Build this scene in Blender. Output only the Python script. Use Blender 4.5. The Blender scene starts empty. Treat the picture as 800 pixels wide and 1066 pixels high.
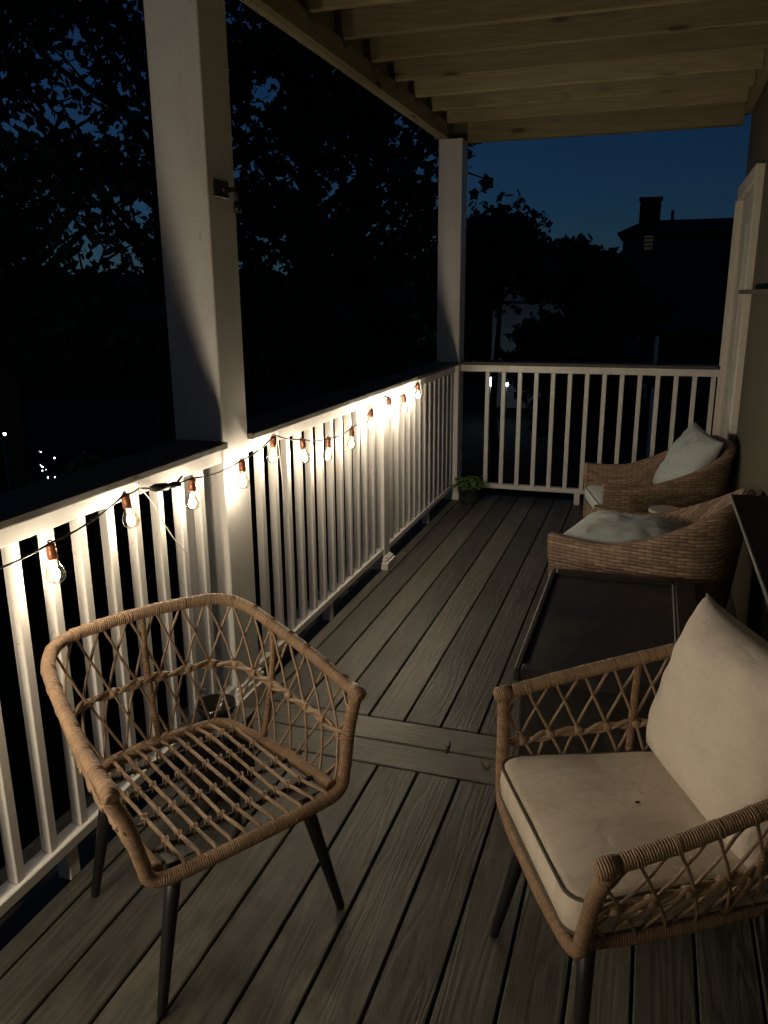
import bpy, bmesh, math, random
import numpy as np
from mathutils import Vector, Matrix, Quaternion, noise as mnoise
random.seed(7)
RNG = np.random.default_rng(11)
SC = bpy.context.scene
COL = SC.collection
PI = math.pi

# ------------------------------------------------------------------ object helpers
def tag(o, label=None, cat=None, group=None, kind=None):
    if label: o['label'] = label
    if cat: o['category'] = cat
    if group: o['group'] = group
    if kind: o['kind'] = kind
    return o

def thing(name, label, cat, loc=(0, 0, 0), rz=0.0, group=None):
    o = bpy.data.objects.new(name, None)
    o.empty_display_size = 0.1
    COL.objects.link(o)
    o.location = loc
    o.rotation_euler = (0, 0, rz)
    return tag(o, label, cat, group)

def copy_tree(o, parent=None):
    c = o.copy()
    COL.objects.link(c)
    if parent: c.parent = parent
    for ch in list(o.children):
        copy_tree(ch, c)
    return c

class MB:
    """collects faces with uvs, then becomes one mesh object"""
    def __init__(s):
        s.v = []; s.f = []; s.uv = []; s.sm = []
    def quad(s, pts, uvs=None, smooth=False):
        n = len(s.v)
        s.v += [tuple(p) for p in pts]
        s.f.append(tuple(range(n, n + len(pts))))
        s.uv.append(uvs or [(p[0], p[1]) for p in pts]); s.sm.append(smooth)
    def box(s, x0, x1, y0, y1, z0, z1, along=None, bev=0.0, off=(0, 0), M=None):
        """box; uv u runs along the long axis in metres. bev chamfers the edges parallel to the long axis."""
        d = [x1 - x0, y1 - y0, z1 - z0]
        if along is None: along = d.index(max(d))
        lo = [x0, y0, z0]
        b, c = [(1, 2), (2, 0), (0, 1)][along]
        w, h = d[b], d[c]; e = min(bev, w * .45, h * .45)
        if e > 0:
            prof = [(e, 0), (w - e, 0), (w, e), (w, h - e), (w - e, h), (e, h), (0, h - e), (0, e)]
        else:
            prof = [(0, 0), (w, 0), (w, h), (0, h)]
        n = len(prof); base = len(s.v)
        # inset end caps so ends are chamfered too
        L = d[along]; rings = [(0, e), (e, 0), (L - e, 0), (L, e)] if e > 0 else [(0, 0), (L, 0)]
        def P(t, p, ins):
            q = [0, 0, 0]; q[along] = lo[along] + t
            u = min(max(p[0], ins), w - ins); v = min(max(p[1], ins), h - ins)
            q[b] = lo[b] + u; q[c] = lo[c] + v
            q = Vector(q)
            return tuple(M @ q) if M else tuple(q)
        for t, ins in rings:
            for p in prof: s.v.append(P(t, p, ins))
        per = [0]
        for i in range(n):
            a0 = prof[i]; a1 = prof[(i + 1) % n]
            per.append(per[-1] + math.hypot(a1[0] - a0[0], a1[1] - a0[1]))
        for r in range(len(rings) - 1):
            for i in range(n):
                j = (i + 1) % n
                s.f.append((base + r * n + i, base + r * n + j, base + (r + 1) * n + j, base + (r + 1) * n + i))
                t0, t1 = rings[r][0] + off[0], rings[r + 1][0] + off[0]
                s.uv.append([(t0, per[i] + off[1]), (t0, per[i + 1] + off[1]), (t1, per[i + 1] + off[1]), (t1, per[i] + off[1])])
                s.sm.append(False)
        k = len(rings) - 1
        s.f.append(tuple(base + i for i in reversed(range(n)))); s.uv.append([(prof[i][0] + off[0], prof[i][1] + off[1]) for i in reversed(range(n))]); s.sm.append(False)
        s.f.append(tuple(base + k * n + i for i in range(n))); s.uv.append([(prof[i][0] + off[0], prof[i][1] + off[1]) for i in range(n)]); s.sm.append(False)
    def tube(s, pts, r, seg=8, caps=True, closed=False, flat=1.0, u0=0.0):
        pts = [Vector(p) for p in pts]; n = len(pts)
        rs = r if isinstance(r, (list, tuple)) else [r] * n
        base = len(s.v); up = None; us = [u0]
        for i in range(1, n): us.append(us[-1] + (pts[i] - pts[i - 1]).length)
        frames = []
        for i in range(n):
            if closed: t = pts[(i + 1) % n] - pts[i - 1]
            elif i == 0: t = pts[1] - pts[0]
            elif i == n - 1: t = pts[-1] - pts[-2]
            else: t = (pts[i + 1] - pts[i]).normalized() + (pts[i] - pts[i - 1]).normalized()
            t = t.normalized() if t.length > 1e-9 else Vector((0, 0, 1))
            if up is None:
                up = Vector((0, 0, 1)) if abs(t.z) < .9 else Vector((1, 0, 0))
            x = up - t * up.dot(t)
            if x.length < 1e-6: x = t.orthogonal()
            x.normalize(); y = t.cross(x); up = x
            frames.append((x, y))
            for k in range(seg):
                a = 2 * PI * k / seg
                s.v.append(tuple(pts[i] + (x * math.cos(a) + y * math.sin(a) * flat) * rs[i]))
        m = n if closed else n - 1
        for i in range(m):
            j = (i + 1) % n
            ua, ub = us[i], us[i + 1] if i + 1 < n else us[-1] + (pts[0] - pts[-1]).length
            for k in range(seg):
                l = (k + 1) % seg
                s.f.append((base + i * seg + k, base + i * seg + l, base + j * seg + l, base + j * seg + k))
                s.uv.append([(ua, k / seg), (ua, (k + 1) / seg), (ub, (k + 1) / seg), (ub, k / seg)]); s.sm.append(True)
        if caps and not closed:
            s.f.append(tuple(base + k for k in reversed(range(seg)))); s.uv.append([(us[0], 0)] * seg); s.sm.append(False)
            s.f.append(tuple(base + (n - 1) * seg + k for k in range(seg))); s.uv.append([(us[-1], 0)] * seg); s.sm.append(False)
    def lathe(s, prof, seg=24, c=(0, 0, 0), capb=True, capt=True):
        base = len(s.v); n = len(prof)
        for r, z in prof:
            for k in range(seg):
                a = 2 * PI * k / seg
                s.v.append((c[0] + r * math.cos(a), c[1] + r * math.sin(a), c[2] + z))
        for i in range(n - 1):
            for k in range(seg):
                l = (k + 1) % seg
                s.f.append((base + i * seg + k, base + i * seg + l, base + (i + 1) * seg + l, base + (i + 1) * seg + k))
                s.uv.append([(k / seg, prof[i][1]), ((k + 1) / seg, prof[i][1]), ((k + 1) / seg, prof[i + 1][1]), (k / seg, prof[i + 1][1])]); s.sm.append(True)
        if capb: s.f.append(tuple(base + k for k in reversed(range(seg)))); s.uv.append([(0, 0)] * seg); s.sm.append(False)
        if capt: s.f.append(tuple(base + (n - 1) * seg + k for k in range(seg))); s.uv.append([(0, 0)] * seg); s.sm.append(False)
    def grid(s, P, uv, closed_u=False, smooth=True):
        """P[i][j] points"""
        base = len(s.v); n = len(P); m = len(P[0])
        for row in P:
            for p in row: s.v.append(tuple(p))
        for i in range(n if closed_u else n - 1):
            for j in range(m - 1):
                a = i; b = (i + 1) % n
                s.f.append((base + a * m + j, base + b * m + j, base + b * m + j + 1, base + a * m + j + 1))
                ub = uv[i + 1] if i + 1 < len(uv) else uv[b]
                s.uv.append([uv[i][j], ub[j], ub[j + 1], uv[i][j + 1]]); s.sm.append(smooth)
    def build(s, name, mat, parent=None, loc=None, rz=0.0):
        me = bpy.data.meshes.new(name)
        me.from_pydata(s.v, [], s.f)
        ul = me.uv_layers.new(name='UVMap')
        ul.data.foreach_set('uv', [c for f in s.uv for p in f for c in p])
        me.polygons.foreach_set('use_smooth', s.sm)
        me.materials.append(mat)
        me.update()
        o = bpy.data.objects.new(name, me)
        COL.objects.link(o)
        if parent: o.parent = parent
        if loc: o.location = loc
        if rz: o.rotation_euler = (0, 0, rz)
        return o

def crom(pts, n=8, closed=False):
    """Catmull-Rom through points"""
    P = [Vector(p) for p in pts]; out = []; N = len(P)
    for i in range(N if closed else N - 1):
        p1, p2 = P[i], P[(i + 1) % N]
        p0 = P[i - 1] if (i > 0 or closed) else p1 * 2 - p2
        p3 = P[(i + 2) % N] if (i + 2 < N or closed) else p2 * 2 - p1
        for k in range(n):
            t = k / n
            out.append(.5 * ((2 * p1) + (p2 - p0) * t + (2 * p0 - 5 * p1 + 4 * p2 - p3) * t * t + (3 * p1 - p0 - 3 * p2 + p3) * t ** 3))
    if not closed: out.append(P[-1])
    return out

def resample(pts, n):
    P = [Vector(p) for p in pts]; d = [0]
    for i in range(1, len(P)): d.append(d[-1] + (P[i] - P[i - 1]).length)
    out = []; j = 0
    for k in range(n):
        t = d[-1] * k / (n - 1)
        while j < len(P) - 2 and d[j + 1] < t: j += 1
        w = (t - d[j]) / max(1e-9, d[j + 1] - d[j])
        out.append(P[j].lerp(P[j + 1], w))
    return out

# ------------------------------------------------------------------ material helpers
class NM:
    def __init__(s, name):
        s.m = bpy.data.materials.new(name); s.m.use_nodes = True
        s.t = s.m.node_tree; s.t.nodes.clear()
        s.out = s.n('ShaderNodeOutputMaterial')
    def n(s, ty, **kw):
        nd = s.t.nodes.new(ty)
        for k, v in kw.items():
            if hasattr(nd, k): setattr(nd, k, v)
        return nd
    def l(s, a, b): s.t.links.new(a, b)
    def val(s, sock, v):
        if hasattr(v, 'is_output') or hasattr(v, 'links'): s.l(v, sock)
        else: sock.default_value = v
    def coord(s, which='UV', scale=(1, 1, 1), loc=(0, 0, 0)):
        tc = s.n('ShaderNodeTexCoord'); mp = s.n('ShaderNodeMapping')
        mp.inputs['Scale'].default_value = scale; mp.inputs['Location'].default_value = loc
        s.l(tc.outputs[which], mp.inputs['Vector']); return mp.outputs[0]
    def noise(s, vec, scale=5, detail=4, rough=.55, dist=0.0):
        nd = s.n('ShaderNodeTexNoise'); s.l(vec, nd.inputs['Vector'])
        nd.inputs['Scale'].default_value = scale; nd.inputs['Detail'].default_value = detail
        nd.inputs['Roughness'].default_value = rough; nd.inputs['Distortion'].default_value = dist
        return nd.outputs['Fac']
    def math(s, op, a, b=0.0, clamp=False):
        nd = s.n('ShaderNodeMath', operation=op); nd.use_clamp = clamp
        s.val(nd.inputs[0], a); s.val(nd.inputs[1], b); return nd.outputs[0]
    def ramp(s, fac, stops):
        nd = s.n('ShaderNodeValToRGB'); s.l(fac, nd.inputs[0]); e = nd.color_ramp.elements
        while len(e) < len(stops): e.new(.5)
        for el, (p, c) in zip(e, stops):
            el.position = p; el.color = (c[0], c[1], c[2], 1) if hasattr(c, '__len__') else (c, c, c, 1)
        return nd.outputs[0]
    def mix(s, fac, a, b, blend='MIX'):
        nd = s.n('ShaderNodeMix', data_type='RGBA', blend_type=blend)
        s.val(nd.inputs[0], fac)
        for k, v in ((6, a), (7, b)):
            if hasattr(v, '__len__') and not hasattr(v, 'links'): nd.inputs[k].default_value = (v[0], v[1], v[2], 1)
            else: s.l(v, nd.inputs[k])
        return nd.outputs[2]
    def bump(s, h, strength=.3, dist=.01):
        nd = s.n('ShaderNodeBump'); s.l(h, nd.inputs['Height'])
        nd.inputs['Strength'].default_value = strength; nd.inputs['Distance'].default_value = dist
        return nd.outputs[0]
    def bsdf(s, color, rough=.6, normal=None, spec=.4, metal=0.0, **kw):
        nd = s.n('ShaderNodeBsdfPrincipled')
        if hasattr(color, '__len__') and not hasattr(color, 'links'): nd.inputs['Base Color'].default_value = (*color[:3], 1)
        else: s.l(color, nd.inputs['Base Color'])
        s.val(nd.inputs['Roughness'], rough); nd.inputs['Specular IOR Level'].default_value = spec
        nd.inputs['Metallic'].default_value = metal
        if normal is not None: s.l(normal, nd.inputs['Normal'])
        for k, v in kw.items(): s.val(nd.inputs[k], v)
        s.l(nd.outputs[0], s.out.inputs[0]); return nd
    def emit(s, color, strength):
        nd = s.n('ShaderNodeEmission'); nd.inputs[0].default_value = (*color, 1); nd.inputs[1].default_value = strength
        s.l(nd.outputs[0], s.out.inputs[0])

def plain(name, col, rough=.6, spec=.4, metal=0.0, nscale=30, amp=.12, bump=.0, bscale=80):
    m = NM(name); v = m.coord('Object')
    f = m.noise(v, nscale, 4)
    c = m.mix(f, [x * (1 - amp) for x in col], [x * (1 + amp) for x in col])
    nrm = m.bump(m.noise(v, bscale, 5), bump, .004) if bump else None
    m.bsdf(c, rough, nrm, spec, metal); return m.m

def mat_deck():
    m = NM('composite_decking'); uv = m.coord('UV')
    st = m.coord('UV', (1.1, 13, 1))
    a = m.noise(st, 1.0, 2, .5, .35)
    rings = m.math('SINE', m.math('MULTIPLY', a, 52))
    rings = m.math('ADD', m.math('MULTIPLY', rings, .5), .5)
    fine = m.noise(m.coord('UV', (9, 300, 1)), 1.0, 3, .7)
    streak = m.noise(m.coord('UV', (.7, 30, 1)), 1.0, 3, .6)
    blot = m.noise(uv, 2.4, 4, .6)
    wear = m.noise(m.coord('Object'), 1.1, 5, .62, .4)
    base = m.mix(m.ramp(streak, [(.3, 0), (.7, 1)]), (.052, .048, .038), (.125, .118, .096))
    base = m.mix(m.math('MULTIPLY', m.math('POWER', rings, 2.2), .7), base, (.026, .023, .018))
    base = m.mix(m.math('MULTIPLY', m.math('GREATER_THAN', fine, .56), .55), base, (.024, .021, .017))
    base = m.mix(m.math('MULTIPLY', m.ramp(wear, [(.45, 0), (.7, 1)]), .4), base, (.14, .133, .11))
    base = m.mix(m.math('MULTIPLY', m.ramp(blot, [(.55, 0), (.75, 1)]), .35), base, (.06, .05, .04))
    bd = m.noise(m.coord('UV', (.05, .13, 1)), 1.0, 0)
    base = m.mix(m.math('MULTIPLY', m.ramp(bd, [(.38, 1), (.52, 0)]), .5), base, (.03, .028, .022))
    base = m.mix(m.math('MULTIPLY', m.ramp(bd, [(.5, 0), (.64, 1)]), .35), base, (.15, .14, .115))
    spots = m.ramp(m.noise(m.coord('Object'), 34, 2, .5), [(.70, 0), (.74, 1)])
    base = m.mix(m.math('MULTIPLY', spots, .55), base, (.035, .03, .024))
    base = m.mix(1.0, base, (.98, 1.02, 1.01), 'MULTIPLY')
    h = m.math('ADD', m.math('MULTIPLY', rings, -.5), m.math('MULTIPLY', fine, .8))
    m.bsdf(base, m.ramp(blot, [(.3, .42), (.7, .62)]), m.bump(h, .55, .0022), .45); return m.m

def mat_timber(name='pressure_treated_pine', c0=(.33, .285, .165), c1=(.43, .375, .225), knot=True):
    m = NM(name); st = m.coord('UV', (.9, 11, 1))
    a = m.noise(st, 1.0, 2, .5, .5)
    rings = m.math('ADD', m.math('MULTIPLY', m.math('SINE', m.math('MULTIPLY', a, 46)), .5), .5)
    fine = m.noise(m.coord('UV', (4, 150, 1)), 1.0, 4, .6)
    base = m.mix(rings, c0, c1)
    base = m.mix(m.math('MULTIPLY', fine, .3), base, [x * .55 for x in c0])
    if knot:
        vo = m.n('ShaderNodeTexVoronoi'); m.l(m.coord('UV', (2.6, 8.5, 1)), vo.inputs['Vector']); vo.inputs['Scale'].default_value = 1.0
        d = m.math('ADD', vo.outputs['Distance'], m.math('MULTIPLY', m.noise(m.coord('UV', (25, 25, 1)), 1, 3), .05))
        k = m.ramp(d, [(.13, 1), (.18, 0)])
        halo = m.ramp(d, [(.15, 1), (.30, 0)])
        base = m.mix(m.math('MULTIPLY', halo, .35), base, (.10, .055, .025))
        base = m.mix(m.math('MULTIPLY', k, .9), base, (.045, .028, .018))
    bd = m.noise(m.coord('UV', (.05, .13, 1)), 1.0, 0)
    base = m.mix(m.math('MULTIPLY', m.ramp(bd, [(.36, 1), (.5, 0)]), .4), base, [x * .45 for x in c0])
    base = m.mix(m.math('MULTIPLY', m.ramp(bd, [(.5, 0), (.66, 1)]), .4), base, [x * 1.35 for x in c1])
    blot = m.noise(m.coord('UV', (.8, 2, 1)), 1.3, 3)
    base = m.mix(m.math('MULTIPLY', m.ramp(blot, [(.5, 0), (.75, 1)]), .3), base, (.17, .095, .05))
    m.bsdf(base, .75, m.bump(m.math('ADD', rings, fine), .25, .002), .25); return m.m

def mat_wrap(name, col, pitch=.0046, slant=.0):
    """rattan cane wound round a tube: turns across the length"""
    m = NM(name); tc = m.n('ShaderNodeTexCoord'); sp = m.n('ShaderNodeSeparateXYZ'); m.l(tc.outputs['UV'], sp.inputs[0])
    wob = m.math('MULTIPLY', m.noise(m.coord('Object'), 22, 3), .006)
    u = m.math('ADD', m.math('ADD', sp.outputs[0], m.math('MULTIPLY', sp.outputs[1], pitch)), wob)
    w = m.math('ABSOLUTE', m.math('SINE', m.math('MULTIPLY', u, PI / pitch)))
    turn = m.n('ShaderNodeTexWhiteNoise', noise_dimensions='1D'); m.l(m.math('FLOOR', m.math('DIVIDE', u, pitch)), turn.inputs['W'])
    c = m.mix(turn.outputs[0], [x * .78 for x in col], [x * 1.18 for x in col])
    c = m.mix(m.ramp(w, [(.0, .6), (.34, 0)]), c, [x * .38 for x in col])
    big = m.noise(m.coord('Object'), 9, 3)
    c = m.mix(m.math('MULTIPLY', big, .35), c, [col[0] * .7, col[1] * .62, col[2] * .55])
    m.bsdf(c, .5, m.bump(m.math('POWER', w, .6), .9, .0025), .4); return m.m

def mat_cane(name, col):
    m = NM(name); v = m.coord('Object')
    f = m.noise(v, 24, 4); g = m.noise(m.coord('UV', (18, 3, 1)), 1, 3)
    c = m.mix(f, [x * .72 for x in col], [x * 1.2 for x in col])
    c = m.mix(m.math('MULTIPLY', m.ramp(g, [(.58, 0), (.7, 1)]), .5), c, [x * .5 for x in col])
    m.bsdf(c, .48, m.bump(m.noise(v, 300, 3), .3, .001), .45); return m.m

def mat_vinyl():
    m = NM('white_vinyl_trim'); v = m.coord('Object')
    c = m.mix(m.noise(v, 3, 4), (.71, .69, .655), (.77, .755, .715))
    smear = m.ramp(m.noise(m.coord('Object', (9, 9, 1.6)), 1.0, 5, .65), [(.54, 0), (.72, 1)])
    c = m.mix(m.math('MULTIPLY', smear, .30), c, (.40, .37, .31))
    grit = m.ramp(m.noise(v, 60, 3), [(.66, 0), (.72, 1)])
    c = m.mix(m.math('MULTIPLY', grit, .4), c, (.25, .22, .17))
    m.bsdf(c, m.ramp(smear, [(0, .36), (1, .6)]), m.bump(m.noise(m.coord('Object', (30, 30, 4)), 1.0, 4), .12, .003), .4); return m.m

def mat_box():
    m = NM('black_brown_resin'); v = m.coord('Object')
    c = m.mix(m.noise(v, 22, 4), (.016, .0145, .013), (.032, .029, .025))
    c = m.mix(m.math('MULTIPLY', m.ramp(m.noise(m.coord('Object', (3, 1.4, 3)), 2.2, 5, .65), [(.5, 0), (.72, 1)]), .5), c, (.06, .056, .048))
    chip = m.ramp(m.noise(m.coord('Object', (22, 55, 22)), 1.0, 2), [(.735, 0), (.75, 1)])
    c = m.mix(m.math('MULTIPLY', chip, .8), c, (.32, .30, .26))
    m.bsdf(c, m.ramp(m.noise(v, 6, 4), [(.35, .38), (.7, .62)]), m.bump(m.noise(v, 240, 3), .35, .002), .45); return m.m

def mat_weave(name, col):
    """flat resin strands woven over and under uprights, uv in metres"""
    m = NM(name)
    tc = m.n('ShaderNodeTexCoord'); sp = m.n('ShaderNodeSeparateXYZ'); m.l(tc.outputs['UV'], sp.inputs[0])
    wob = m.math('MULTIPLY', m.math('SUBTRACT', m.noise(m.coord('Object'), 14, 3), .5), .010)
    vr = m.math('DIVIDE', m.math('ADD', sp.outputs[1], wob), .0165)
    row = m.math('FLOOR', vr); fr = m.math('FRACT', vr)
    uu = m.math('ADD', m.math('DIVIDE', m.math('ADD', sp.outputs[0], wob), .062), m.math('MULTIPLY', m.math('MODULO', row, 2.0), .5))
    over = m.math('POWER', m.math('ABSOLUTE', m.math('SINE', m.math('MULTIPLY', uu, PI))), .6)
    prof = m.math('POWER', m.math('ABSOLUTE', m.math('SINE', m.math('MULTIPLY', fr, PI))), .45)
    rw = m.n('ShaderNodeTexWhiteNoise', noise_dimensions='2D'); cb = m.n('ShaderNodeCombineXYZ'); m.l(row, cb.inputs[0]); m.l(m.math('FLOOR', uu), cb.inputs[1]); m.l(cb.outputs[0], rw.inputs['Vector'])
    st = m.noise(m.coord('UV', (30, 500, 1)), 1, 3)
    c = m.mix(rw.outputs['Value'], [x * .62 for x in col], [x * 1.25 for x in col])
    c = m.mix(m.math('MULTIPLY', st, .45), c, [x * .5 for x in col])
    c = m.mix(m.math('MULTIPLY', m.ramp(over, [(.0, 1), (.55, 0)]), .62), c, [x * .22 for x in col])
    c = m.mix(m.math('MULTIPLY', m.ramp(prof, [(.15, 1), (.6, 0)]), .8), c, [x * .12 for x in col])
    h = m.math('ADD', m.math('MULTIPLY', over, .8), prof)
    m.bsdf(c, .48, m.bump(h, 1.0, .004), .4); return m.m

def mat_cloth(name, col, stain=None):
    m = NM(name); v = m.coord('Object')
    f = m.noise(v, 6, 4, .6); th = m.noise(m.coord('Object', (1, 1, 1)), 900, 2)
    c = m.mix(f, [x * .88 for x in col], [x * 1.06 for x in col])
    c = m.mix(m.math('MULTIPLY', th, .18), c, [x * .6 for x in col])
    if stain:
        s1 = m.noise(v, 3.3, 4, .6, 1.5)
        band = m.ramp(s1, [(.50, 0), (.53, 1), (.56, 0)])
        c = m.mix(m.math('MULTIPLY', band, .35), c, stain)
        s2 = m.ramp(m.noise(v, 2.2, 3), [(.52, 0), (.7, 1)])
        c = m.mix(m.math('MULTIPLY', s2, .35), c, stain)
        sk = m.ramp(m.noise(m.coord('Object', (4, 17, 1)), 1.0, 4, .6, .6), [(.5, 0), (.68, 1)])
        c = m.mix(m.math('MULTIPLY', sk, .4), c, stain)
        dirt = m.ramp(m.noise(v, 26, 2), [(.735, 0), (.76, 1)])
        c = m.mix(m.math('MULTIPLY', dirt, .6), c, (.09, .07, .04))
    wr = m.noise(v, 7, 3, .5, 1.2); fo = m.noise(m.coord('Object', (5, 22, 9)), 1.0, 3, .55, .8)
    slub = m.math('ADD', m.noise(m.coord('Object', (40, 420, 420)), 1, 2), m.noise(m.coord('Object', (420, 40, 420)), 1, 2))
    c = m.mix(m.math('MULTIPLY', m.ramp(m.math('MULTIPLY', slub, .5), [(.42, 1), (.52, 0)]), .22), c, [x * .6 for x in col])
    h = m.math('ADD', m.math('ADD', m.math('MULTIPLY', wr, 4.0), m.math('MULTIPLY', fo, 2.6)), m.math('MULTIPLY', slub, .5))
    m.bsdf(c, .85, m.bump(h, .4, .004), .15, **{'Sheen Weight': .15}); return m.m

def mat_glass(name='clear_bulb_glass', tint=(1, 1, 1), gl=.16):
    m = NM(name)
    tr = m.n('ShaderNodeBsdfTransparent'); tr.inputs[0].default_value = (*[x * .97 for x in tint], 1)
    go = m.n('ShaderNodeBsdfGlossy'); go.inputs['Roughness'].default_value = .06; go.inputs[0].default_value = (1, 1, 1, 1)
    lw = m.n('ShaderNodeLayerWeight'); lw.inputs[0].default_value = .35
    fac = m.math('ADD', m.math('MULTIPLY', lw.outputs['Facing'], .55), gl * .15, True)
    mx = m.n('ShaderNodeMixShader'); m.l(fac, mx.inputs[0]); m.l(tr.outputs[0], mx.inputs[1]); m.l(go.outputs[0], mx.inputs[2])
    m.l(mx.outputs[0], m.out.inputs[0]); return m.m

def mat_leaf(name, c0, c1):
    m = NM(name); f = m.noise(m.coord('Object'), 1.7, 3); g = m.noise(m.coord('Object'), 25, 2)
    c = m.mix(f, c0, c1); c = m.mix(m.math('MULTIPLY', g, .4), c, [x * .6 for x in c0])
    m.bsdf(c, .6, None, .3); return m.m

WARM = (1.0, .875, .72)
M_ = {}
M_['deck'] = mat_deck()
M_['timber'] = mat_timber()
M_['white'] = mat_vinyl()
M_['cap'] = plain('dark_composite_cap', (.075, .066, .055), .6, .35, 0, 14, .3, .3, 120)
M_['wrapR'] = mat_wrap('wound_rattan', (.31, .20, .118), .0054)
M_['cane'] = mat_cane('rattan_cane', (.30, .205, .13))
M_['black'] = plain('black_painted_metal', (.012, .012, .013), .45, .5)
M_['seatbar'] = plain('dark_seat_bar', (.03, .024, .018), .55, .4)
M_['steel'] = plain('zinc_screw_plate', (.10, .10, .095), .55, .4, 0)
M_['hanger'] = plain('dull_galvanised_steel', (.16, .15, .12), .7, .3)
M_['cream'] = mat_cloth('cream_cushion_cloth', (.80, .71, .60))
M_['cream_seat'] = mat_cloth('cream_seat_cloth', (.70, .62, .51), (.42, .355, .26))
M_['piping'] = plain('dark_cushion_piping', (.10, .09, .06), .8, .2)
M_['sage'] = mat_cloth('pale_sage_cloth', (.54, .60, .58))
M_['sage_piping'] = plain('grey_sage_piping', (.07, .09, .08), .8, .2)
M_['weave'] = mat_weave('brown_resin_wicker', (.43, .295, .205))
M_['box'] = mat_box()
M_['shelf'] = plain('black_laminate', (.012, .012, .012), .6, .3)
M_['shelf_edge'] = plain('grey_edge', (.20, .20, .17), .6, .3)  # front edge strip set paler than the black slab
M_['wall'] = plain('olive_beige_siding', (.125, .117, .082), .8, .25, 0, 18, .22, .5, 55)
M_['wall_dark'] = plain('dark_flashing', (.05, .045, .035), .8, .2)
M_['door'] = plain('white_door_paint', (.80, .75, .65), .45, .4, 0, 5, .05)
M_['copper'] = plain('copper_bulb_socket', (.42, .17, .09), .35, .5, .55)
M_['cord'] = plain('black_rubber_cord', (.012, .011, .010), .5, .4)
M_['zip'] = plain('white_nylon_tie', (.8, .78, .74), .45, .4)
M_['glass'] = mat_glass('clear_bulb_glass', (.95, .90, .80), .5)
M_['smoke'] = plain('smoked_glass', (.02, .018, .015), .08, .8)
M_['pot'] = plain('charcoal_plastic_pot', (.035, .036, .036), .6, .35, 0, 30, .2)
M_['soil'] = plain('potting_soil', (.03, .02, .012), .9, .1, 0, 80, .4, .8, 200)
M_['herb'] = mat_leaf('green_herb_leaves', (.10, .22, .06), (.17, .33, .10))
M_['stemg'] = plain('green_stem', (.06, .09, .03), .7)
M_['pale'] = plain('pale_table_top', (.55, .46, .36), .5, .4)
M_['dryleaf'] = plain('dry_leaf', (.22, .15, .075), .8, .2, 0, 60, .3)
M_['treeleaf'] = mat_leaf('night_tree_leaves', (.03, .05, .018), (.055, .085, .03))
M_['bark'] = plain('dark_bark', (.06, .048, .036), .9, .1, 0, 6, .35, .8, 14)
M_['ground'] = plain('dark_lawn_and_soil', (.012, .014, .009), .95, .1, 0, .6, .5)
M_['clap'] = plain('pale_clapboard', (.26, .27, .265), .7, .3, 0, 2, .1)
M_['darkhouse'] = plain('dark_house_paint', (.05, .045, .042), .8, .2, 0, 2, .2)
M_['roof'] = plain('dark_roof_shingle', (.03, .028, .028), .9, .1, 0, 4, .3)
M_['chim'] = plain('dark_brick', (.05, .028, .022), .9, .1, 0, 9, .3)
M_['asphalt'] = plain('asphalt', (.04, .04, .042), .9, .2, 0, 9, .2)
M_['van'] = plain('white_van_paint', (.7, .72, .74), .35, .5)
M_['tyre'] = plain('black_tyre', (.015, .015, .015), .8, .2)

for key, power in (('filament', 400.0), ('filament_bright', 680.0), ('filament_boosted', 1200.0)):
    fil = NM('glowing_' + key); fil.emit(WARM, power); M_[key] = fil.m
lampm = NM('cold_street_lamp_glow'); lampm.emit((.72, .92, 1.0), 32.0); M_['lamp'] = lampm.m
winm = NM('dim_lit_window'); winm.emit((.9, .85, .6), .012); M_['win'] = winm.m

# ------------------------------------------------------------------ camera
F_PX, RX = 837.8, None
Mc = ((.950, .313, -.007), (.075, -.249, -.966), (-.304, .917, -.260))
yaw, pit, rol = 0.319945736, 0.263314422, 0.00734362300
f_ = Vector((-math.sin(yaw) * math.cos(pit), math.cos(yaw) * math.cos(pit), -math.sin(pit)))
rt = Vector((math.cos(yaw), math.sin(yaw), 0)); dn = f_.cross(rt)
c_, s_ = math.cos(rol), math.sin(rol)
r_ = c_ * rt + s_ * dn; d_ = -s_ * rt + c_ * dn
cam = bpy.data.cameras.new('camera'); co = bpy.data.objects.new('camera', cam); COL.objects.link(co)
co.matrix_world = Matrix(((r_.x, -d_.x, -f_.x, 0), (r_.y, -d_.y, -f_.y, 0), (r_.z, -d_.z, -f_.z, 1.58), (0, 0, 0, 1)))
cam.sensor_fit = 'HORIZONTAL'; cam.sensor_width = 36; cam.lens = 36 * F_PX / 800
cam.clip_start = .05; cam.clip_end = 3000
SC.camera = co

# ------------------------------------------------------------------ night sky
w = bpy.data.worlds.new('World'); SC.world = w; w.use_nodes = True
nt = w.node_tree; nt.nodes.clear()
wo = nt.nodes.new('ShaderNodeOutputWorld'); bg = nt.nodes.new('ShaderNodeBackground'); sky = nt.nodes.new('ShaderNodeTexSky')
sky.sky_type = 'NISHITA'; sky.sun_disc = False; sky.sun_elevation = math.radians(20); sky.sun_rotation = math.radians(-75)
sky.air_density = 1.0; sky.dust_density = .2; sky.ozone_density = 6.0
tn = nt.nodes.new('ShaderNodeMix'); tn.data_type = 'RGBA'; tn.blend_type = 'MULTIPLY'; tn.inputs[0].default_value = 1
tn.inputs[7].default_value = (.38, .72, 1.04, 1)
nt.links.new(sky.outputs[0], tn.inputs[6]); nt.links.new(tn.outputs[2], bg.inputs[0]); nt.links.new(bg.outputs[0], wo.inputs[0])
bg.inputs[1].default_value = .0094

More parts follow.
